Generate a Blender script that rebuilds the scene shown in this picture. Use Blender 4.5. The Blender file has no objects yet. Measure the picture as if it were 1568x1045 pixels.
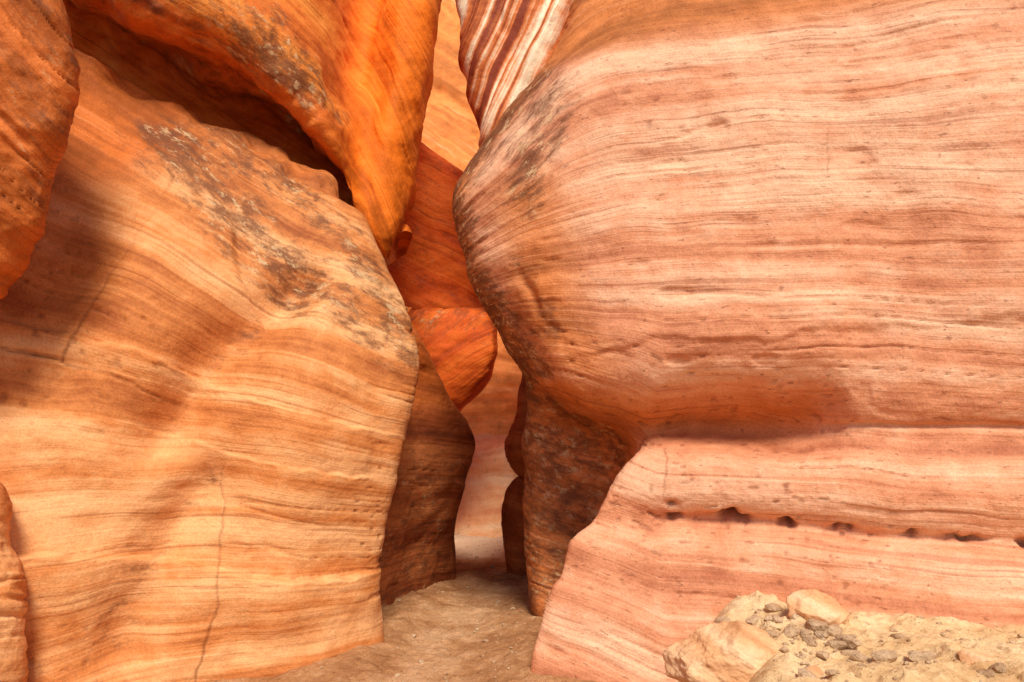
import bpy, math, numpy as np
from mathutils import Vector

scene = bpy.context.scene
rng = np.random.RandomState(7)

# ------------------------------------------------------------------ noise
def _hash(ix, iy, iz, seed):
    h = (ix.astype(np.int64)*374761393 + iy.astype(np.int64)*668265263 + iz.astype(np.int64)*2147483647 + seed*974711) & 0xffffffff
    h = ((h ^ (h >> 13))*1274126177) & 0xffffffff
    h = ((h ^ (h >> 16))*2246822519) & 0xffffffff
    h = h ^ (h >> 15)
    return (h & 0xffffff)/float(0xffffff)*2-1

def vnoise(x, y, z, seed=0):
    x, y, z = np.broadcast_arrays(np.asarray(x, float), np.asarray(y, float), np.asarray(z, float))
    ix, iy, iz = np.floor(x), np.floor(y), np.floor(z)
    fx, fy, fz = x-ix, y-iy, z-iz
    u, v, w = [f*f*f*(f*(f*6-15)+10) for f in (fx, fy, fz)]
    r = 0
    for a in (0, 1):
        for b in (0, 1):
            for c in (0, 1):
                r = r + _hash(ix+a, iy+b, iz+c, seed)*(u if a else 1-u)*(v if b else 1-v)*(w if c else 1-w)
    return r

def fbm(x, y, z, octv=4, seed=0, rough=.5):
    t, a, f = 0, 1.0, 1.0
    for o in range(octv):
        t = t + a*vnoise(x*f, y*f, z*f, seed+o*17)
        a *= rough
        f *= 2.03
    return t

def sst(v, a, b):
    t = np.clip((v-a)/(b-a), 0, 1)
    return t*t*(3-2*t)

def segd(x, z, pts):
    d = np.full(x.shape, 1e9)
    for (x0, z0), (x1, z1) in zip(pts[:-1], pts[1:]):
        dx, dz = x1-x0, z1-z0
        t = np.clip(((x-x0)*dx+(z-z0)*dz)/(dx*dx+dz*dz), 0, 1)
        d = np.minimum(d, np.hypot(x-x0-t*dx, z-z0-t*dz))
    return d

# ------------------------------------------------------------------ surfaces
def resample(P, axis, spacing, cap):
    P = np.moveaxis(P, axis, 0)
    ch = np.linalg.norm(P[1:]-P[:-1], axis=-1)
    L = ch.reshape(ch.shape[0], -1).mean(1)
    h = np.maximum(L, 1e-3)**.6
    n = len(P)
    d = (P[1:]-P[:-1])/h[:, None, None]
    m = np.zeros_like(P)
    m[0], m[-1] = d[0], d[-1]
    for i in range(1, n-1):
        m[i] = (d[i-1]*h[i]+d[i]*h[i-1])/(h[i-1]+h[i])
    out = []
    for i in range(n-1):
        k = int(min(cap, max(4, L[i]/spacing)))
        t = np.linspace(0, 1, k, endpoint=False)[:, None, None]
        if i == n-2:
            t = np.linspace(0, 1, k+1)[:, None, None]
        out.append((2*t**3-3*t**2+1)*P[i]+(t**3-2*t**2+t)*h[i]*m[i]+(-2*t**3+3*t**2)*P[i+1]+(t**3-t**2)*h[i]*m[i+1])
    return np.moveaxis(np.concatenate(out, 0), 0, axis)

def grid_normals(G):
    n = np.cross(np.gradient(G, axis=0), np.gradient(G, axis=1))
    return n/np.maximum(np.linalg.norm(n, axis=-1, keepdims=True), 1e-9)

def make_mesh(name, G, mat, attrs=None, smooth=True):
    R, C = G.shape[:2]
    me = bpy.data.meshes.new(name)
    idx = np.arange(R*C).reshape(R, C)
    q = np.stack([idx[:-1, :-1], idx[:-1, 1:], idx[1:, 1:], idx[1:, :-1]], -1).reshape(-1, 4)
    me.vertices.add(R*C)
    me.vertices.foreach_set('co', G.reshape(-1).astype(np.float32))
    me.loops.add(q.size)
    me.loops.foreach_set('vertex_index', q.reshape(-1).astype(np.int32))
    me.polygons.add(len(q))
    me.polygons.foreach_set('loop_start', (np.arange(len(q))*4).astype(np.int32))
    me.update(calc_edges=True)
    me.polygons.foreach_set('use_smooth', np.ones(len(q), bool))
    for k, v in (attrs or {}).items():
        a = me.attributes.new(k, 'FLOAT', 'POINT')
        a.data.foreach_set('value', np.broadcast_to(v, (R, C)).reshape(-1).astype(np.float32))
    me.materials.append(mat)
    ob = bpy.data.objects.new(name, me)
    scene.collection.objects.link(ob)
    return ob

def rock_surface(name, ctrl, mat, strata, spacing=.012, cap=90, amp=1.0, lump=.03, extra=None, varnish_shade=None,
                 orange=None, cracks=(), seed=0, look=(0, 0, 1.6), crkf=None):
    G = np.array(ctrl, float)
    G = resample(G, 1, spacing, cap)
    G = resample(G, 0, spacing, cap)
    N = grid_normals(G)
    s = np.sign(np.mean(np.sum(N*(np.array(look)-G), -1)))
    N = N*s
    X, Y, Z = G[..., 0], G[..., 1], G[..., 2]
    S = strata(X, Y, Z)+.06*fbm(X*.7, Y*.7, Z*.7, 3, seed+3)+.012*vnoise(X*4, Y*4, Z*4, seed+5)
    mod = .5+.5*vnoise(X*.8, Y*.8, Z*1.3, seed+9)
    D = lump*fbm(X*1.3, Y*1.3, Z*1.3, 3, seed+1)
    led = vnoise(X*.35, Y*.35, S*3.2, seed+20)
    D = D+amp*(.024*led+.008*vnoise(X*.6, Y*.6, S*11, seed+21)*mod
               + .003*vnoise(X*1.0, Y*1.0, S*34, seed+22)*mod)
    lt = vnoise(X*.4, Y*.4, S*11, seed+25)
    D = D-amp*.015*sst(np.abs(lt), .07, .0)*sst(vnoise(X*.9, Y*.9, S*3.5, seed+26), -.1, .4)
    D = D+amp*.0075*fbm(X*5, Y*5, Z*8, 5, seed+30, .57)
    ch = vnoise(X*4.0, Y*4.0, S*11, seed+40)
    D = D-amp*.012*sst(ch, .65, .85)
    pt = vnoise(X*21, Y*21, S*42, seed+44)
    gate = sst(vnoise(X*1.1, Y*1.1, Z*1.1, seed+45), -.1, .45)
    D = D-amp*.010*sst(pt, .62, .8)*gate
    crk = np.zeros_like(X)
    for pts, w, dep in cracks:
        wob = .025*fbm(X*5, 0, Z*5, 4, seed+50)
        d = segd(X+wob, Z+wob*.7, pts)
        dep2 = .5+.5*vnoise(X*3, 0, Z*3, seed+51)
        g = np.exp(-(d/w)**2)*dep2
        D = D-dep*g
        crk = np.maximum(crk, g)
    if extra is not None:
        D = D+extra(X, Y, Z)
    G = G+N*D[..., None]
    crk = np.maximum(crk, .6*sst(pt, .66, .82)*gate)
    if crkf is not None:
        crk = np.maximum(crk, crkf(X, Y, Z))
    va = varnish_shade(X, Y, Z) if varnish_shade is not None else np.zeros_like(X)
    orr = orange(X, Y, Z) if orange is not None else np.zeros_like(X)
    return make_mesh(name, G, mat, dict(strata=S, varnish_shade=va, orange=orr, crack_and_shade=crk))

# ------------------------------------------------------------------ materials
class NT:
    def __init__(self, name):
        self.m = bpy.data.materials.new(name)
        self.m.use_nodes = True
        self.t = self.m.node_tree
        self.t.nodes.clear()
    def n(self, typ, **kw):
        nd = self.t.nodes.new(typ)
        for k, v in kw.items():
            setattr(nd, k, v)
        return nd
    def l(self, a, b):
        self.t.links.new(a, b)
    def setin(self, sock, v):
        if isinstance(v, bpy.types.NodeSocket):
            self.l(v, sock)
        else:
            sock.default_value = v
    def math(self, op, a, b=0.0, clamp=False):
        nd = self.n('ShaderNodeMath', operation=op, use_clamp=clamp)
        self.setin(nd.inputs[0], a)
        self.setin(nd.inputs[1], b)
        return nd.outputs[0]
    def mix(self, f, a, b, mode='MIX'):
        nd = self.n('ShaderNodeMix', data_type='RGBA', blend_type=mode)
        self.setin(nd.inputs[0], f)
        self.setin(nd.inputs[6], a)
        self.setin(nd.inputs[7], b)
        return nd.outputs[2]
    def noise(self, vec, scale=1, detail=4, rough=.6, dist=0):
        nd = self.n('ShaderNodeTexNoise')
        if vec is not None:
            self.l(vec, nd.inputs['Vector'])
        nd.inputs['Scale'].default_value = scale
        nd.inputs['Detail'].default_value = detail
        nd.inputs['Roughness'].default_value = rough
        nd.inputs['Distortion'].default_value = dist
        return nd.outputs[0]
    def rng(self, v, a, b, c=0, d=1, smooth=True):
        nd = self.n('ShaderNodeMapRange', interpolation_type='SMOOTHSTEP' if smooth else 'LINEAR')
        self.l(v, nd.inputs[0])
        for i, q in enumerate((a, b, c, d)):
            nd.inputs[i+1].default_value = q
        return nd.outputs[0]
    def ramp(self, v, stops):
        nd = self.n('ShaderNodeValToRGB')
        self.l(v, nd.inputs[0])
        e = nd.color_ramp.elements
        while len(e) < len(stops):
            e.new(.5)
        for i, (p, c) in enumerate(stops):
            e[i].position = p
            e[i].color = (*c, 1)
        return nd.outputs[0]

def rock_mat(name, c_dark, c_mid, c_light, c_orange, c_var_shade=(.15, .052, .022), c_lich=(.62, .41, .21), f1=4.0, f2=34, contrast=1.0,
             pits=1.0, bump=1.0, lamin=1.0):
    T = NT(name)
    out = T.n('ShaderNodeOutputMaterial')
    bs = T.n('ShaderNodeBsdfPrincipled')
    T.l(bs.outputs[0], out.inputs[0])
    tc = T.n('ShaderNodeTexCoord').outputs['Object']
    sep = T.n('ShaderNodeSeparateXYZ')
    T.l(tc, sep.inputs[0])
    def at(nm):
        a = T.n('ShaderNodeAttribute')
        a.attribute_name = nm
        return a.outputs['Fac']
    s, va, oran, crk = at('strata'), at('varnish_shade'), at('orange'), at('crack_and_shade')
    def svec(fx, fs):
        c = T.n('ShaderNodeCombineXYZ')
        T.l(T.math('MULTIPLY', sep.outputs[0], fx), c.inputs[0])
        T.l(T.math('MULTIPLY', sep.outputs[1], fx), c.inputs[1])
        T.l(T.math('MULTIPLY', s, fs), c.inputs[2])
        return c.outputs[0]
    A = T.noise(svec(.25, f1), 1, 4, .58)
    B = T.noise(svec(.65, f2), 1, 3, .6)
    big = T.noise(tc, .9, 2, .5)
    mid = T.noise(tc, 5, 5, .64)
    grain = T.noise(tc, 75, 2, .7)
    mask = T.rng(T.math('ADD', T.math('MULTIPLY', A, .6), T.math('MULTIPLY', big, .4)), .42, .58, .12, 1)
    v = T.math('ADD', T.math('MULTIPLY', A, .72*contrast), T.math('MULTIPLY', B, .13*contrast))
    v = T.math('ADD', v, T.math('MULTIPLY', mid, .38))
    v = T.math('ADD', v, .5-.5*(.85*contrast+.38))
    col = T.ramp(v, [(.30, c_dark), (.46, c_mid), (.62, c_light), (.8, tuple(min(1, q*1.1+.02) for q in c_light))])
    col = T.mix(T.rng(T.math('ADD', oran, T.math('MULTIPLY', T.math('SUBTRACT', big, .5), .9)), .2, .95, 0, .88), col,
                T.mix(T.rng(v, .3, .65), tuple(q*.5 for q in c_orange)+(1,), (*c_orange, 1)))
    lam = T.math('MULTIPLY', T.rng(B, .36, .44, .42*lamin, 0), mask)
    col = T.mix(lam, col, (c_dark[0]*.65, c_dark[1]*.55, c_dark[2]*.5, 1))
    lam3 = T.math('MULTIPLY', T.rng(B, .56, .66, 0, .24*lamin), mask)
    col = T.mix(lam3, col, tuple(min(1, q*1.15+.04) for q in c_light)+(1,))
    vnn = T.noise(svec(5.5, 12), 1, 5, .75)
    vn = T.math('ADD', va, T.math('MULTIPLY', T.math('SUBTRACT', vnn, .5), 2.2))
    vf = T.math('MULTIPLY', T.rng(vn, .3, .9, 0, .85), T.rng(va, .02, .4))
    col = T.mix(vf, col, (*c_var_shade, 1))
    li = T.rng(T.noise(svec(11, 17), 1, 4, .75), .54, .61)
    li = T.math('MULTIPLY', li, T.rng(T.math('ADD', va, T.math('MULTIPLY', T.math('SUBTRACT', mid, .5), 1.6)), .4, .8, 0, .8))
    col = T.mix(li, col, (*c_lich, 1))
    pn = T.noise(svec(17, 50), 1, 2, .5)
    pit = T.rng(pn, .665, .71)
    col = T.mix(T.math('MULTIPLY', pit, .5*pits), col, (c_dark[0]*.35, c_dark[1]*.25, c_dark[2]*.22, 1))
    col = T.mix(T.math('MULTIPLY', crk, .6), col, (c_dark[0]*.3, c_dark[1]*.22, c_dark[2]*.2, 1))
    g = T.rng(grain, .3, .7, .85, 1.13, False)
    gm = T.n('ShaderNodeVectorMath', operation='SCALE')
    T.l(col, gm.inputs[0])
    T.l(g, gm.inputs[3])
    T.l(gm.outputs[0], bs.inputs['Base Color'])
    bs.inputs['Roughness'].default_value = .72
    bs.inputs['Specular IOR Level'].default_value = .22
    h = T.math('ADD', T.math('MULTIPLY', A, .5), T.math('MULTIPLY', B, .4))
    h = T.math('ADD', h, T.math('MULTIPLY', grain, .15))
    h = T.math('ADD', h, T.math('MULTIPLY', mid, .8))
    b = T.n('ShaderNodeBump')
    b.inputs['Strength'].default_value = .82*bump
    b.inputs['Distance'].default_value = .022
    T.l(h, b.inputs['Height'])
    T.l(b.outputs[0], bs.inputs['Normal'])
    return T.m

def sand_mat(name, c1, c2, c3, far=None, bump=.02):
    T = NT(name)
    out = T.n('ShaderNodeOutputMaterial')
    bs = T.n('ShaderNodeBsdfPrincipled')
    T.l(bs.outputs[0], out.inputs[0])
    tc = T.n('ShaderNodeTexCoord').outputs['Object']
    a = T.noise(tc, 2.2, 3, .65)
    b = T.noise(tc, 22, 5, .78)
    c = T.noise(tc, 110, 2, .7)
    v = T.math('ADD', T.math('MULTIPLY', a, .6), T.math('MULTIPLY', b, .4))
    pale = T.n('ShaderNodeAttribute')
    pale.attribute_name = 'pale_sunlit'
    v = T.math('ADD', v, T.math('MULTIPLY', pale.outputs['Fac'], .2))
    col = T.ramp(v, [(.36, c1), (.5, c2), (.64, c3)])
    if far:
        col = T.mix(T.rng(pale.outputs['Fac'], .5, 1.0), col, (*far, 1))  # far colour stands in for sunlight on the path's end
    sp = T.rng(T.noise(tc, 55, 2, .5), .64, .68)
    col = T.mix(T.math('MULTIPLY', sp, .6), col, (c1[0]*.4, c1[1]*.4, c1[2]*.4, 1))
    T.l(T.mix(T.rng(c, .35, .6, .35, 0), col, (*c1, 1)), bs.inputs['Base Color'])
    bs.inputs['Roughness'].default_value = .95
    bs.inputs['Specular IOR Level'].default_value = .1
    h = T.math('ADD', T.math('MULTIPLY', b, 1.0), T.math('MULTIPLY', c, .4))
    bp = T.n('ShaderNodeBump')
    bp.inputs['Strength'].default_value = 1
    bp.inputs['Distance'].default_value = bump
    T.l(h, bp.inputs['Height'])
    T.l(bp.outputs[0], bs.inputs['Normal'])
    return T.m

m_right = rock_mat('sandstone_pink', (.43, .140, .065), (.68, .285, .145), (.80, .46, .28), (.68, .20, .035), contrast=1.25, lamin=1.0, pits=.9)
m_left = rock_mat('sandstone_tan', (.36, .095, .022), (.63, .22, .060), (.78, .39, .160), (.66, .150, .016), pits=.3, contrast=1.4, lamin=1.0)
m_orange = rock_mat('sandstone_orange', (.30, .050, .008), (.66, .150, .018), (.84, .28, .045), (.95, .200, .006), pits=.3, contrast=1.25, lamin=1.0)
m_red = rock_mat('sandstone_red', (.38, .05, .008), (.70, .11, .010), (.82, .18, .02), (.85, .15, .008), pits=.5, contrast=1.1)
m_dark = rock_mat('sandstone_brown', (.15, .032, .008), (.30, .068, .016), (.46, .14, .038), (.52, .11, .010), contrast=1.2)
m_far = rock_mat('sandstone_glow', (.74, .28, .12), (.90, .46, .22), (.95, .64, .38), (.96, .27, .035), pits=.3, f2=20, contrast=1.3)  # far wall: albedo raised in place of missing sunlight
m_stripe = rock_mat('sandstone_striped', (.26, .05, .02), (.70, .20, .05), (.92, .78, .54), (.7, .2, .03), f1=5, f2=17, contrast=2.4, pits=0)
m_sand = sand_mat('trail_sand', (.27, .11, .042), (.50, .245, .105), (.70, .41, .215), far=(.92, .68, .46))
m_bank = sand_mat('bank_sand', (.55, .32, .14), (.78, .54, .29), (.86, .66, .40), bump=.015)

# ------------------------------------------------------------------ RIGHT WALL
zs = [-.3, .3, .7, .93, 1.15, 1.36, 1.42, 1.52, 1.66, 1.82, 2.0, 2.6, 3.2, 3.7, 4.2, 5.0, 5.7]
c2 = [(.22, 5.8), (.21, 5.8), (.20, 5.8), (.19, 5.8), (.185, 5.8), (.16, 5.8), (.15, 5.8), (.14, 5.8), (.12, 5.8), (.10, 5.82), (.08, 5.85), (-.22, 5.7), (-.36, 5.75), (-.08, 5.8), (.32, 5.9), (.72, 6.1), (1.05, 6.5)]
c3 = [(.7, 5.75), (.7, 5.75), (.72, 5.72), (.75, 5.7), (.75, 5.7), (.7, 5.7), (.65, 5.7), (.52, 5.7), (.35, 5.6), (.18, 5.58), (.03, 5.55), (-.29, 5.35), (-.43, 5.4), (-.16, 5.45), (.24, 5.5), (.66, 5.7), (1.0, 6.2)]
c4 = [(.16, 4.75), (.28, 4.8), (.45, 4.8), (.58, 4.85), (.70, 4.9), (.86, 5.0), (.84, 5.15), (.70, 5.25), (.44, 5.15), (.26, 5.1), (.13, 5.1), (-.14, 5.05), (-.30, 5.1), (-.02, 5.15), (.36, 5.2), (.78, 5.4), (1.1, 5.9)]
c5 = [(.03, 4.45), (.18, 4.55), (.36, 4.6), (.50, 4.65), (.62, 4.66), (.80, 4.72), (.88, 4.85), (.84, 5.0), (.54, 4.86), (.40, 4.78), (.32, 4.76), (.12, 4.82), (.05, 4.85), (.25, 4.9), (.6, 5.0), (1.0, 5.2), (1.3, 5.7)]
dyl = [-.40, -.26, -.14, .0, -.10, -.06, .06, .32, .20, -.06, -.18, -.15, -.10, .0, .1, .4, 1.2]
dyr = [-.40, -.26, -.12, .0, -.08, -.06, -.03, .00, -.05, -.07, -.08, -.08, -.05, .0, .1, .4, 1.2]
ctrl = []
for i, z in enumerate(zs):
    row = [(1.0, 9.5, z), (.5, 7.6, z), (*c2[i], z), (*c3[i], z), (*c4[i], z), (*c5[i], z)]
    row.append(((c5[i][0]+1.05)/2, (c5[i][1]+4.65+dyl[i])/2-.03, z))
    for k, (bx, by) in enumerate([(1.1, 4.62), (1.55, 4.5), (1.86, 4.41), (2.02, 4.35), (2.45, 4.2), (3.0, 4.05), (4.0, 3.7), (5.5, 2.8), (7.5, 0)]):
        w = [0, .1, .35, .9, 1, 1, 1, 1, 1][k]
        row.append((bx, by+dyl[i]*(1-w)+dyr[i]*w, z))
    ctrl.append(row)

def st_right(X, Y, Z):
    return Z+.035*X+.75*np.clip(.75-X, 0, 2)**2*sst(Z, 2.3, 3.4)-.30*np.clip(.9-X, 0, 1)*sst(Z, 2.6, 1.8)
holes = [(1.02, .985, .045, .018, .07), (1.34, 1.0, .04, .028, .14), (1.40, .98, .05, .018, .08), (1.66, .965, .030, .026, .12), (1.93, .96, .035, .018, .07), (2.0, .955, .03, .015, .06), (2.3, .94, .045, .018, .08), (2.55, .93, .11, .014, .07), (2.85, .92, .05, .018, .08), (.98, 1.08, .03, .025, .04)]
def holef(X, Y, Z, k):
    d = 0
    wx, wz = .02*vnoise(X*18, 0, Z*18, 71), .012*vnoise(X*20, 0, Z*20, 72)
    for x, z, rx, rz, a in holes:
        d = d+(a if k else 1)*np.exp(-((X+wx-x)/rx)**2-((Z+wz-z)/rz)**2)
    return d
def ex_right(X, Y, Z):
    d = -holef(X, Y, Z, 1)
    wz = .975-.02*X+.03*vnoise(X*1.9, 0, 0, 61)
    d = d-.055*np.exp(-((Z-wz)/.042)**2)*sst(X, .75, 1.1)*(.7+.4*vnoise(X*4, 0, 0, 60))+.045*np.exp(-((Z-wz+.16)/.10)**2)
    # narrow parting where the upper bed rests on the lower slab
    wq = 1.555+.015*vnoise(X*2.5, 0, 0, 59)
    d = d-.03*np.exp(-((Z-wq)/.016)**2)*sst(X, 1.8, 2.1)
    d = d-.035*np.exp(-(segd(X, Z, [(.05, 2.55), (.22, 2.2), (.35, 2.05)])/.04)**2)*(.5+.5*vnoise(X*9, 0, Z*9, 62))
    q = Z-(1.98+.05*X+.06*fbm(X*2.2, 0, Z*1.5, 4, 65))
    d = d+.018*sst(q, -.02, .03)*sst(q, .6, .1)*sst(X, .3, .6)
    return d*(Y < 5.3)
def va_shade_right(X, Y, Z):
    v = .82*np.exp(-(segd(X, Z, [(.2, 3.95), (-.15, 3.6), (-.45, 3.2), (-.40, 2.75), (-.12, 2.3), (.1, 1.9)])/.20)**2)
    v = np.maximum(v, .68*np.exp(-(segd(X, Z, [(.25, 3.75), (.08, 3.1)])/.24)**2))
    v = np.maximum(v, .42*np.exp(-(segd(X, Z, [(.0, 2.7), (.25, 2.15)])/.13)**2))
    v = np.maximum(v, .62*sst(Y, 5.1, 5.4)*(Z < 2.2))  # shade of the recess under the bulge, painted like varnish
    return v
def or_right(X, Y, Z):
    o = .9*sst(Z, 3.75, 4.2)+.85*np.exp(-(segd(X, Z, [(.3, 1.78), (.75, 1.6), (1.8, 1.62)])/.15)**2)  # second term puts the undercut's shading into the colour as darker orange
    o = np.maximum(o, .65*np.exp(-(segd(X, Z, [(.1, 3.0), (.2, 2.3), (.5, 1.8)])/.32)**2))
    o = np.maximum(o, 1.0*sst(Y, 4.95, 5.25))
    return o
rock_surface('sandstone_canyon_wall', ctrl, m_right, st_right, .0105, 78, .9, .03, ex_right, va_shade_right, or_right,
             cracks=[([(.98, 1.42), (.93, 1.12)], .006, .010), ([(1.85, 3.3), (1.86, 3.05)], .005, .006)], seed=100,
             crkf=lambda X, Y, Z: np.clip(holef(X, Y, Z, 0), 0, 1)*(Y < 5.3))  # hole mouths also darkened in colour, standing in for their shade

# ------------------------------------------------------------------ LEFT ROCK
L = []
L.append([(-4.2, 3.6, -.3), (-4.2, 3.62, .4), (-4.2, 3.65, 1.0), (-4.2, 3.7, 1.7), (-4.2, 3.8, 2.4), (-4.2, 4.0, 3.1), (-4.2, 4.3, 3.75), (-4.2, 4.7, 4.4)])
L.append([(-3.1, 4.0, -.3), (-3.1, 4.03, .4), (-3.12, 4.08, 1.0), (-3.18, 4.18, 1.7), (-3.22, 4.3, 2.4), (-3.28, 4.55, 3.1), (-3.3, 4.8, 3.75), (-3.3, 5.1, 4.3)])
L.append([(-2.6, 4.2, -.3), (-2.62, 4.23, .4), (-2.65, 4.3, 1.0), (-2.7, 4.4, 1.65), (-2.78, 4.55, 2.3), (-2.85, 4.8, 3.0), (-2.9, 5.1, 3.6), (-2.93, 5.4, 4.17)])
L.append([(-2.2, 4.4, -.3), (-2.22, 4.43, .4), (-2.24, 4.5, .95), (-2.28, 4.58, 1.55), (-2.32, 4.7, 2.15), (-2.38, 4.95, 2.8), (-2.42, 5.25, 3.4), (-2.42, 5.65, 3.93)])
L.append([(-1.8, 4.6, -.3), (-1.82, 4.65, .4), (-1.82, 4.7, .9), (-1.8, 4.75, 1.4), (-1.78, 4.85, 1.95), (-1.75, 5.05, 2.55), (-1.72, 5.35, 3.15), (-1.73, 5.85, 3.63)])
L.append([(-1.4, 4.75, -.3), (-1.42, 4.8, .35), (-1.42, 4.83, .8), (-1.4, 4.88, 1.3), (-1.36, 4.95, 1.8), (-1.3, 5.1, 2.3), (-1.25, 5.35, 2.85), (-1.25, 5.8, 3.27)])
L.append([(-1.12, 5.0, -.3), (-1.15, 5.05, .3), (-1.13, 5.07, .7), (-1.08, 5.1, 1.2), (-1.02, 5.15, 1.65), (-.93, 5.22, 2.05), (-.93, 5.38, 2.42), (-.98, 5.68, 2.8)])
L.append([(-.93, 5.27, -.3), (-.99, 5.3, .3), (-.95, 5.3, .65), (-.88, 5.3, 1.14), (-.82, 5.35, 1.6), (-.71, 5.42, 1.95), (-.71, 5.5, 2.18), (-.80, 5.62, 2.45)])
L.append([(x-.3, y+.5, z) for x, y, z in L[-1]])
L.append([(x-1.0, y+1.3, z) for x, y, z in L[7]])
for i, c in enumerate(L):
    x, y, z = c[-1]
    bk = .45 if i < 7 else .2
    c.append((x-.02, y+bk*.4, z+.03))
    c.append((x-.05, y+bk, z-.14))
    c.append((x-.1, y+bk+1.2, z-.3))
ctrl = [[L[c][r] for c in range(len(L))] for r in range(len(L[0]))]
def st_left(X, Y, Z):
    return Z+(X+1.5)*(.06+.13*np.clip(Z, 0, 4))+.10*np.clip(X+1.5, -2, 0)**2*sst(Z, 3, 1)
def ex_left(X, Y, Z):
    def gs(pts, w):
        return np.exp(-(segd(X, Z, pts)/w)**2)
    d = -.19*gs([(-1.45, 2.55), (-1.95, 2.0), (-2.15, 1.5)], .17)
    d = d+.18*np.exp(-((X+2.35)/.35)**2-((Z-2.45)/.45)**2)
    d = d+.13*np.exp(-((X+1.35)/.4)**2-((Z-1.5)/.6)**2)
    d = d-.14*gs([(-1.95, 1.15), (-2.15, .75), (-2.3, .2)], .17)
    for zz, sl, a in [(.62, -.17, .075), (1.72, -.33, .050), (1.35, -.25, .02)]:
        q = Z-(zz+sl*(X+1.6)+.04*vnoise(X*2.3, 0, 0, 63)+.010*vnoise(X*14, 0, 0, 64))
        d = d+a*sst(q, .008, -.014)*sst(q, -.55, -.1)*sst(X, -.9, -1.15)
    q = (X+1.75)+.42*(Z-2.4)+.05*fbm(X*2, 0, Z*2, 3, 69)
    d = d-.035*sst(q, -.02, .02)*sst(q, .5, .1)*sst(Z, 1.9, 2.2)*sst(Z, 3.2, 2.9)
    rdg = gs([(-3.1, 4.25), (-2.6, 4.05), (-1.8, 3.72), (-1.3, 3.35)], .16)
    d = d+.08*rdg*fbm(X*2.1, Y*2, Z*2.5, 4, 66)
    return d
def va_left(X, Y, Z):
    v = .70*np.exp(-(segd(X, Z, [(-2.5, 3.65), (-1.8, 2.85), (-1.45, 2.55)])/.30)**2)
    v = np.maximum(v, .62*np.exp(-(segd(X, Z, [(-2.3, 3.75), (-1.6, 3.35), (-1.1, 2.75), (-.78, 2.25)])/.2)**2))
    v = np.maximum(v, .58*np.exp(-(segd(X, Z, [(-1.5, 2.6), (-.8, 2.1)])/.27)**2))
    v = np.maximum(v, .40*np.exp(-(segd(X, Z, [(-1.6, 2.4), (-2.0, 1.9)])/.14)**2))  # darker along the upper diagonal trough
    v = np.maximum(v, .33*np.exp(-(segd(X, Z, [(-1.95, 1.2), (-2.3, .6), (-2.35, -.1)])/.2)**2))  # darker along the lower trough
    return v
def or_left(X, Y, Z):
    return .7*sst(X, -2.1, -2.9)*sst(Z, 1.6, 2.6)+.5*sst(Z, 3.0, 3.6)
rock_surface('sandstone_rock', ctrl, m_left, st_left, .0105, 78, .75, .04, ex_left, va_left, or_left,
             cracks=[([(-2.37, 3.32), (-2.42, 2.9), (-2.56, 2.4), (-2.72, 1.92)], .007, .022),
                     ([(-3.3, 2.12), (-2.9, 1.98), (-2.5, 1.85), (-1.95, 1.66)], .007, .020),
                     ([(-1.83, 1.3), (-1.86, .6), (-1.95, -.2)], .005, .010)], seed=200)

# ------------------------------------------------------------------ UPPER LEFT OVERHANG
lip = [(-4.4, 4.6, 5.1), (-3.3, 4.9, 4.66), (-2.80, 5.1, 4.50), (-2.4, 5.3, 4.30), (-1.97, 5.5, 4.12), (-1.61, 5.8, 3.92), (-1.38, 6.05, 3.60), (-1.24, 6.3, 3.2), (-1.08, 6.42, 2.96), (-.97, 6.6, 3.22)]
up0 = [(x, y-.10, z+.07) for x, y, z in lip]
up0[-3:] = [(-1.25, 6.22, 3.3), (-1.07, 6.32, 3.08), (-.93, 6.58, 3.36)]
up1 = [(-4.4, 4.4, 5.4), (-3.3, 4.7, 5.0), (-2.80, 4.9, 4.85), (-2.38, 5.1, 4.65), (-1.95, 5.3, 4.45), (-1.6, 5.7, 4.25), (-1.42, 6.1, 4.0), (-1.25, 6.3, 3.75), (-1.06, 6.3, 3.45), (-.90, 6.6, 3.65)]
up2 = [(-4.4, 4.6, 5.7), (-3.3, 4.9, 5.4), (-2.80, 5.1, 5.3), (-2.36, 5.25, 5.1), (-1.93, 5.5, 4.95), (-1.62, 5.9, 4.8), (-1.42, 6.5, 4.7), (-1.22, 6.55, 4.5), (-1.04, 6.4, 4.3), (-.86, 6.6, 4.46)]
up3 = [(-4.4, 5.0, 6.1), (-3.3, 5.3, 5.9), (-2.80, 5.5, 5.8), (-2.34, 5.7, 5.7), (-1.9, 5.9, 5.6), (-1.6, 6.2, 5.5), (-1.35, 6.75, 5.4), (-1.12, 6.7, 5.35), (-.95, 6.5, 5.3), (-.77, 6.7, 5.36)]
up4 = [(x+.1, y+.6, z+.7) for x, y, z in up3]
inn1 = [(x, y+.45, z+.06) for x, y, z in lip]
inn2 = [(x, y+1.0, z-.05) for x, y, z in lip]
inn3 = [(x-.1, y+1.2, z-1.1) for x, y, z in lip]
inn1[-3:] = [(-1.26, 6.5, 3.24), (-1.12, 6.56, 3.05), (-1.03, 6.7, 3.28)]
inn2[-3:] = [(-1.32, 6.8, 3.3), (-1.22, 6.8, 3.2), (-1.15, 6.9, 3.4)]
inn3[-3:] = [(-1.42, 7.0, 3.35), (-1.36, 7.0, 3.35), (-1.3, 7.1, 3.5)]
ctrl = [inn3, inn2, inn1, lip, up0, up1, up2, up3, up4]
ctrl = [r+[(r[-1][0]-.12, r[-1][1]+.7, r[-1][2]), (r[-1][0]-.8, r[-1][1]+2.0, r[-1][2])] for r in ctrl]
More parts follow.
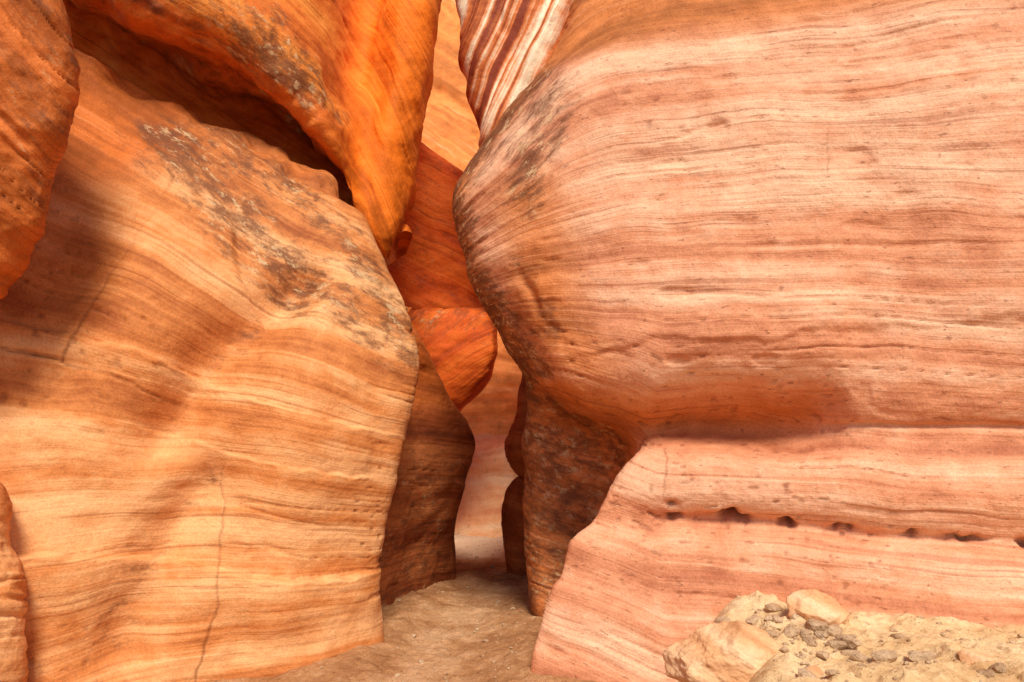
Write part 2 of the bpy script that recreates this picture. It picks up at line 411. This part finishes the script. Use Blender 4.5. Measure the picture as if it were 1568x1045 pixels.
def st_up(X, Y, Z):
    return Z*.9+.5*(X+2)+.9*sst(X, -1.6, -.8)*(X+1.6)*1.2
def or_up(X, Y, Z):
    return .0+1.1*sst(X, -1.65, -1.2)  # bounce glow of the inner wall put into the albedo as saturated orange
def va_shade_up(X, Y, Z):
    return .5*np.exp(-(segd(X, Z, [(-2.2, 5.0), (-1.7, 4.35)])/.25)**2)+.5*np.exp(-(segd(X, Z, [(-3.2, 4.8), (-2.4, 4.45), (-1.5, 4.05)])/.18)**2)  # second term paints the shade of the hollow along the lip
def ex_up(X, Y, Z):
    d = .09*np.exp(-(segd(X, Z, [(-3.3, 4.66), (-2.4, 4.3), (-1.6, 3.9)])/.2)**2)*fbm(X*1.9, Y*2, Z*2.5, 4, 67)
    return d+.05*sst(X, -1.7, -1.3)*vnoise(X*6-Z*.8, 0, Z*.6, 68)
rock_surface('sandstone_overhang', ctrl, m_orange, st_up, .014, 60, .9, .05, ex_up, va_shade_up, or_up, seed=300)

# ------------------------------------------------------------------ NEAR LEFT WALL
ez = [(-.3, -2.62), (.35, -2.63), (.75, -2.66), (.94, -2.74), (1.14, -2.72), (1.48, -2.88), (1.94, -2.95), (2.20, -2.82), (2.4, -2.64), (2.63, -2.52), (2.92, -2.42), (3.2, -2.36), (3.75, -2.34), (4.2, -2.4), (4.5, -2.9)]
ctrl = [[(x-1.6, 4.9, z), (x-.7, 4.35, z), (x-.12, 4.15, z), (x, 3.95, z), (x-.12, 3.75, z), (x-.6, 3.5, z), (x-1.6, 3.1, z), (x-3.2, 1.5, z), (x-4.5, -4, z)] for z, x in ez]
rock_surface('sandstone_canyon_wall', ctrl, m_left, lambda X, Y, Z: Z*.8+.9*(X+2.4)*sst(Z, 1.5, 2.4)+.15*Y, .012, 60, 1.6, .04, None,
             lambda X, Y, Z: .40*sst(Z, 2.0, 3.0), lambda X, Y, Z: 1.1*sst(Z, 1.6, 2.4), seed=400)

# ------------------------------------------------------------------ SECOND LEFT BUTTRESS
ed = [(-.3, -.64, 7.75), (.28, -.60, 7.5), (.64, -.53, 7.3), (.97, -.44, 7.2), (1.29, -.34, 7.2), (1.50, -.41, 7.1), (1.7, -.52, 7.0), (1.92, -.65, 6.95), (2.2, -.78, 6.8), (2.45, -.92, 6.9), (2.6, -1.1, 7.3), (2.65, -1.4, 8.0)]
ctrl = []
for z, x, y in ed:
    fx = x*.5-1.1*.5
    w = 1 if z < 1.3 else max(0, 1-(z-1.3)/1.2)
    b = max(0, z-2.2)**2*4
    ctrl.append([(-2.0, 6.3+b, z), (-1.35, 6.1+b, z), (-1.08+.05*z, 6.05+.05*z+b, z), (fx-.05, (6.1+y)/2-.12*w+b*.5, z), (x-.04, y-.25, z), (x, y, z), (x-.1, y+.5, z), (x-.7, y+1.6, z)])
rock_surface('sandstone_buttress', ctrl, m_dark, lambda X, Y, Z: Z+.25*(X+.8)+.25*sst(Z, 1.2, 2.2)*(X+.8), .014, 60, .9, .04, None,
             lambda X, Y, Z: .45*sst(Z, 2.0, 1.0), lambda X, Y, Z: .9*sst(Z, 1.2, 2.0), seed=500)  # darker lower part: varnish plus the buttress's shade put into the colour

# ------------------------------------------------------------------ MIDDLE WALL WITH HANGING BLOCK
def midrow(z, x, y):
    return [(-2.6, y+.2, z), (-1.5, y, z), (-1.0, y-.1, z), ((x-1.0)/2-.03, y-.1, z), (x-.06, y-.05, z), (x, y+.12, z), (x-.05, y+.7, z), (x-.5, y+1.2, z)]
rows = [(-.3, -.88, 8.9), (.6, -.85, 8.9), (1.0, -.82, 8.7), (1.3, -.78, 8.7), (1.5, -.70, 8.7), (1.72, -.58, 8.7), (1.86, -.42, 8.6), (2.06, -.26, 8.5), (2.37, -.18, 8.45), (2.6, -.2, 8.5), (2.80, -.25, 8.6), (2.87, -.28, 8.78)]
rock_surface('sandstone_buttress', [midrow(*r) for r in rows], m_red, lambda X, Y, Z: Z*.8-.5*(X+.5)*sst(Z, 1.6, 2.0), .016, 50, .9, .05, None,
             lambda X, Y, Z: .3*sst(Z, 2.3, 2.8)+.2, lambda X, Y, Z: .15+0*X, seed=600)
tops = [(-2.6, 6.0), (-1.75, 5.4), (-1.22, 5.03), (-.9, 4.82), (-.63, 4.61), (-.42, 4.42), (-.26, 4.28)]
ctrl = []
def bl(f, extra_y):
    return [(x, 8.85+.06*abs(x)+extra_y, 2.86+(z-2.86)*f) for x, z in tops]
for f in (-.02, .0, .12, .35, .6, .85, .97):
    r = bl(f, (.25 if f < 0 else 0)-.12*math.sin(f*3))
    ctrl.append(r+[(-.2, 9.1, r[-1][2]), (-.3, 9.5, r[-1][2]), (-1.2, 10, r[-1][2])])
r = bl(1, .12)
ctrl.append(r+[(-.24, 9.2, 4.26), (-.4, 9.5, 4.3), (-1.2, 10, 4.6)])
r = bl(1, .4)
ctrl.append(r+[(-.34, 9.4, 4.27), (-.5, 9.6, 4.3), (-1.3, 10.1, 4.6)])
rock_surface('sandstone_ledge', ctrl, m_red, lambda X, Y, Z: Z*.8+.35*X, .016, 50, .9, .04, None, lambda X, Y, Z: .3+0*X, lambda X, Y, Z: .25+0*X, seed=650)

# ------------------------------------------------------------------ FAR WALLS
ctrl = []
for z, y in [(-.3, 10.0), (.5, 10.15), (1.1, 10.35), (1.3, 10.7), (1.38, 11.3), (2.2, 11.35), (3.2, 11.7), (5, 12.6), (8, 13.6), (12, 15), (17, 17)]:
    ctrl.append([(-7, y-1.5, z), (-4, y-.3, z), (-2, y+.2, z), (-1, y+.1, z), (-.3, y-.05, z), (.4, y-.1, z), (1.5, y-.2, z), (3.5, y-1, z), (7, y-3, z)])
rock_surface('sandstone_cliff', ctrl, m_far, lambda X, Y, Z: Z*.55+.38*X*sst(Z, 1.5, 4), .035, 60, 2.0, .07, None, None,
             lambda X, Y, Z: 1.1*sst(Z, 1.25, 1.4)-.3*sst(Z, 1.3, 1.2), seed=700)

hz = [(4.35, -.2), (4.4, -.33), (4.57, -.39), (5, -.46), (5.6, -.55), (6.0, -.52), (6.5, -.42)]
ctrl = [[(x+2.4, 9.2, z), (x+1.5, 8.4, z), (x+.35, 7.9, z), (x, 7.6, z), (x+.14, 7.4, z), (x+.5, 7.15+.04*z, z), (x+.95, 6.95+.06*z, z), (x+1.6, 6.95+.08*z, z), (x+3, 6.9, z)] for z, x in hz]
def ex_str(X, Y, Z):
    return .06*vnoise(X*5-Z*2.2, 0, Z*.5, 77)+.03*vnoise(X*11-Z*4.5, 0, Z, 78)
rock_surface('sandstone_drapery', ctrl, m_stripe, lambda X, Y, Z: (X*1.0-Z*.42)*1.25, .016, 60, .6, .03, ex_str, None, None, seed=800)

# ------------------------------------------------------------------ STACKED BOULDERS RIGHT OF THE GAP
def pillar(name, rows, mat, seed):
    ctrl = []
    for z, x, y, r in rows:
        cx, cy = x+r, y
        row = []
        for k in range(13):
            a = math.pi*2*k/12+.3
            rr = r*(1+.10*math.sin(3*a+z*3))
            row.append((cx-rr*math.cos(a), cy-rr*1.3*math.sin(a), z))
        row[12] = row[0]
        ctrl.append(row)
    return rock_surface(name, ctrl, mat, lambda X, Y, Z: Z+.1*X, .018, 40, 1.0, .05, None, lambda X, Y, Z: .15+0*X, lambda X, Y, Z: .4+0*X, seed=seed, look=(0, 0, 2))
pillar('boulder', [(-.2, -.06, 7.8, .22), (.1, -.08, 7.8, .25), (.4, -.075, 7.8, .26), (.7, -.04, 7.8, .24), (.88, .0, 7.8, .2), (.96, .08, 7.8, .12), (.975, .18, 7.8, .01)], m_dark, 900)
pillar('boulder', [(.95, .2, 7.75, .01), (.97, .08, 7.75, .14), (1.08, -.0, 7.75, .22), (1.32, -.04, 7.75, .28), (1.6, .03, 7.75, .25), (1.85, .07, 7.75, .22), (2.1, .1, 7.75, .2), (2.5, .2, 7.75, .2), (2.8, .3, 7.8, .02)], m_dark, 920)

# ------------------------------------------------------------------ GROUND
def axis(dense0, dense1, step, far):
    a = list(np.arange(dense0, dense1, step))
    s, v, lo = step, dense0, []
    while v > -far:
        s *= 1.35
        v -= s
        lo.append(v)
    s, v, hi = step, dense1, []
    while v < far:
        s *= 1.35
        v += s
        hi.append(v)
    return np.array(lo[::-1]+a+hi)
gx, gy = axis(-2.6, 2.2, .012, 400), axis(3.2, 11, .018, 400)
X, Y = np.meshgrid(gx, gy)
near = np.exp(-((X/6)**2+((Y-5)/9)**2))
cx = -.38+.10*np.sin(Y*1.1)
Z = near*(.02*fbm(X*1.2, Y*1.2, 0, 3, 5)+.013*fbm(X*7, Y*7, 0, 4, 6, .6)+.012*np.abs(fbm(X*3, Y*3, 0, 3, 8)))
Z = Z+near*.06*sst(np.abs(X-cx), .22, .6)*sst(X, -1.5, -1.0)-.03*near
Z = Z+.03*sst(Y, 8.0, 9.5)*near
pale_sunlit = .45*sst(np.abs(X-cx+.05*vnoise(Y*2, 0, 0, 4)), .34, .12)*sst(Y, 8, 6.0)+1.0*sst(Y+.2*vnoise(X*3, 0, 0, 3), 8.3, 8.9)  # paler trail middle; far end painted bright as if sunlit
make_mesh('ground', np.stack([X, Y, Z], -1), m_sand, dict(pale_sunlit=pale_sunlit))

# ------------------------------------------------------------------ SAND BANK
bx, by = np.meshgrid(np.arange(.55, 5.2, .010), np.arange(.6, 4.5, .010))
edge = .98+.12*vnoise(bx*0, by*2.2, 0, 12)+.05*vnoise(bx*0, by*9, 0, 13)
h = .60*sst(bx, edge-.25, edge+.28)*sst(by, .7, 1.6)
h = h*(1+.05*fbm(bx*1.5, by*1.5, 0, 3, 14))+.018*fbm(bx*8, by*8, 0, 4, 15, .55)+.02*fbm(bx*3, by*3, 0, 3, 19)*sst(h, .2, .5)-.07
h = h+.008*sst(vnoise(bx*22, by*22, 0, 91), .45, .6)+.02*sst(vnoise(bx*9, by*9, 0, 92), .55, .65)
make_mesh('sand_bank', np.stack([bx, by, h], -1), m_bank)

# ------------------------------------------------------------------ ROCKS
def stone_geo(center, size, seed, sub=4, rot=0.0, tilt=0.0, nplanes=11):
    import bmesh
    r = np.random.RandomState(seed)
    bm = bmesh.new()
    bmesh.ops.create_icosphere(bm, subdivisions=sub, radius=1)
    V = np.array([v.co[:] for v in bm.verts])
    F = np.array([[v.index for v in f.verts] for f in bm.faces])
    bm.free()
    P = r.normal(size=(nplanes, 3))
    P /= np.linalg.norm(P, axis=1, keepdims=True)
    dd = r.uniform(.62, .95, nplanes)
    q = V@P.T
    rad = np.min(np.where(q > .05, dd/np.maximum(q, .05), 9), axis=1)
    rad = np.minimum(rad, 1.15)
    V = V*rad[:, None]
    if sub > 2:
        V = V*(1+.06*fbm(V[:, 0]*2.5, V[:, 1]*2.5, V[:, 2]*2.5, 6, seed, .62))[:, None]
    V = V*np.array(size)
    c, s = math.cos(tilt), math.sin(tilt)
    V = V@np.array([[c, 0, -s], [0, 1, 0], [s, 0, c]]).T
    c, s = math.cos(rot), math.sin(rot)
    V = V@np.array([[c, -s, 0], [s, c, 0], [0, 0, 1]]).T
    return V+np.array(center), F
def stone_obj(name, geos, mat, smooth=True):
    Vs, Fs, o = [], [], 0
    for V, F in geos:
        Vs.append(V)
        Fs.append(F+o)
        o += len(V)
    V, F = np.concatenate(Vs), np.concatenate(Fs)
    me = bpy.data.meshes.new(name)
    me.vertices.add(len(V))
    me.vertices.foreach_set('co', V.reshape(-1).astype(np.float32))
    me.loops.add(F.size)
    me.loops.foreach_set('vertex_index', F.reshape(-1).astype(np.int32))
    me.polygons.add(len(F))
    me.polygons.foreach_set('loop_start', (np.arange(len(F))*3).astype(np.int32))
    me.update(calc_edges=True)
    me.polygons.foreach_set('use_smooth', np.full(len(F), smooth))
    a = me.attributes.new('strata', 'FLOAT', 'POINT')
    a.data.foreach_set('value', (V[:, 2]*.8+V[:, 0]*.5).astype(np.float32))
    me.materials.append(mat)
    ob = bpy.data.objects.new(name, me)
    scene.collection.objects.link(ob)
m_stone = rock_mat('fallen_stone', (.46, .20, .08), (.68, .36, .17), (.79, .51, .29), (.66, .32, .12), pits=.4, f1=6, f2=20, lamin=.4, contrast=1.3)
m_gravel = sand_mat('gravel_stone', (.40, .24, .13), (.62, .42, .25), (.78, .58, .38))
stone_obj('rock', [stone_geo((1.06, 3.5, .41), (.34, .26, .19), 3, 6, .2, -.38, 18)], m_stone)
stone_obj('rock', [stone_geo((1.60, 3.9, .585), (.17, .12, .10), 8, 5, .3, .1, 12)], m_stone)
stone_obj('rock', [stone_geo((1.27, 3.12, .50), (.11, .07, .06), 12, 5, .8, .1)], m_stone)
stone_obj('rock', [stone_geo((2.05, 3.25, .53), (.10, .08, .05), 15, 5, .4, .1)], m_stone)
geos = []
for i in range(230):
    x, y = rng.uniform(1.1, 2.9), rng.uniform(2.7, 4.1)
    if i < 90:
        x, y = 1.32+rng.normal()*.12, 3.5+rng.normal()*.35
    s = rng.uniform(.005, .014) if rng.rand() < .82 else rng.uniform(.02, .05)
    ix, iy = min(int((x-.55)/.010), h.shape[1]-1), min(int((y-.6)/.010), h.shape[0]-1)
    geos.append(stone_geo((x, y, float(h[iy, ix])+s*.3), (s*1.4, s, s*.7), 1000+i, 2, rng.uniform(0, 6)))
for i in range(300):
    y = rng.uniform(3.9, 9.5)
    x = -.35+rng.normal()*.45
    s = rng.uniform(.004, .010) if rng.rand() < .93 else rng.uniform(.012, .022)
    ix, iy = int(np.searchsorted(gx, x)), int(np.searchsorted(gy, y))
    geos.append(stone_geo((x, y, float(Z[iy, ix])+s*.3), (s*1.3, s, s*.8), 2000+i, 2, rng.uniform(0, 6)))
stone_obj('gravel', geos, m_gravel, False)

# ------------------------------------------------------------------ LIGHT
el, azr = math.radians(51), math.radians(11)   # high sun behind the viewer, reaching down the slot
sd = Vector((math.sin(azr)*math.cos(el), -math.cos(azr)*math.cos(el), math.sin(el)))
sun = bpy.data.lights.new('sun', 'SUN')
sun.energy = 4.2
sun.angle = math.radians(16)
sun.color = (1.0, .92, .79)
so = bpy.data.objects.new('sun', sun)
so.rotation_euler = sd.to_track_quat('Z', 'Y').to_euler()
scene.collection.objects.link(so)
w = bpy.data.worlds.new('World')
scene.world = w
w.use_nodes = True
nt = w.node_tree
nt.nodes.clear()
sky = nt.nodes.new('ShaderNodeTexSky')
sky.sky_type = 'NISHITA'
sky.sun_disc = False
sky.sun_elevation = el
sky.sun_rotation = math.atan2(sd.x, sd.y)
bg = nt.nodes.new('ShaderNodeBackground')
bg.inputs[1].default_value = .115
wo = nt.nodes.new('ShaderNodeOutputWorld')
nt.links.new(sky.outputs[0], bg.inputs[0])
nt.links.new(bg.outputs[0], wo.inputs[0])

# ------------------------------------------------------------------ CAMERA
cam = bpy.data.cameras.new('camera')
cam.sensor_width = 36
cam.lens = 26
cam.shift_y = 118.5/1568
cam.clip_end = 2000
co = bpy.data.objects.new('camera', cam)
co.location = (0, 0, 1.6)
co.rotation_euler = (math.radians(90), 0, 0)
scene.collection.objects.link(co)
scene.camera = co
scene.view_settings.view_transform = 'Standard'
scene.view_settings.look = 'None'
scene.view_settings.exposure = 0
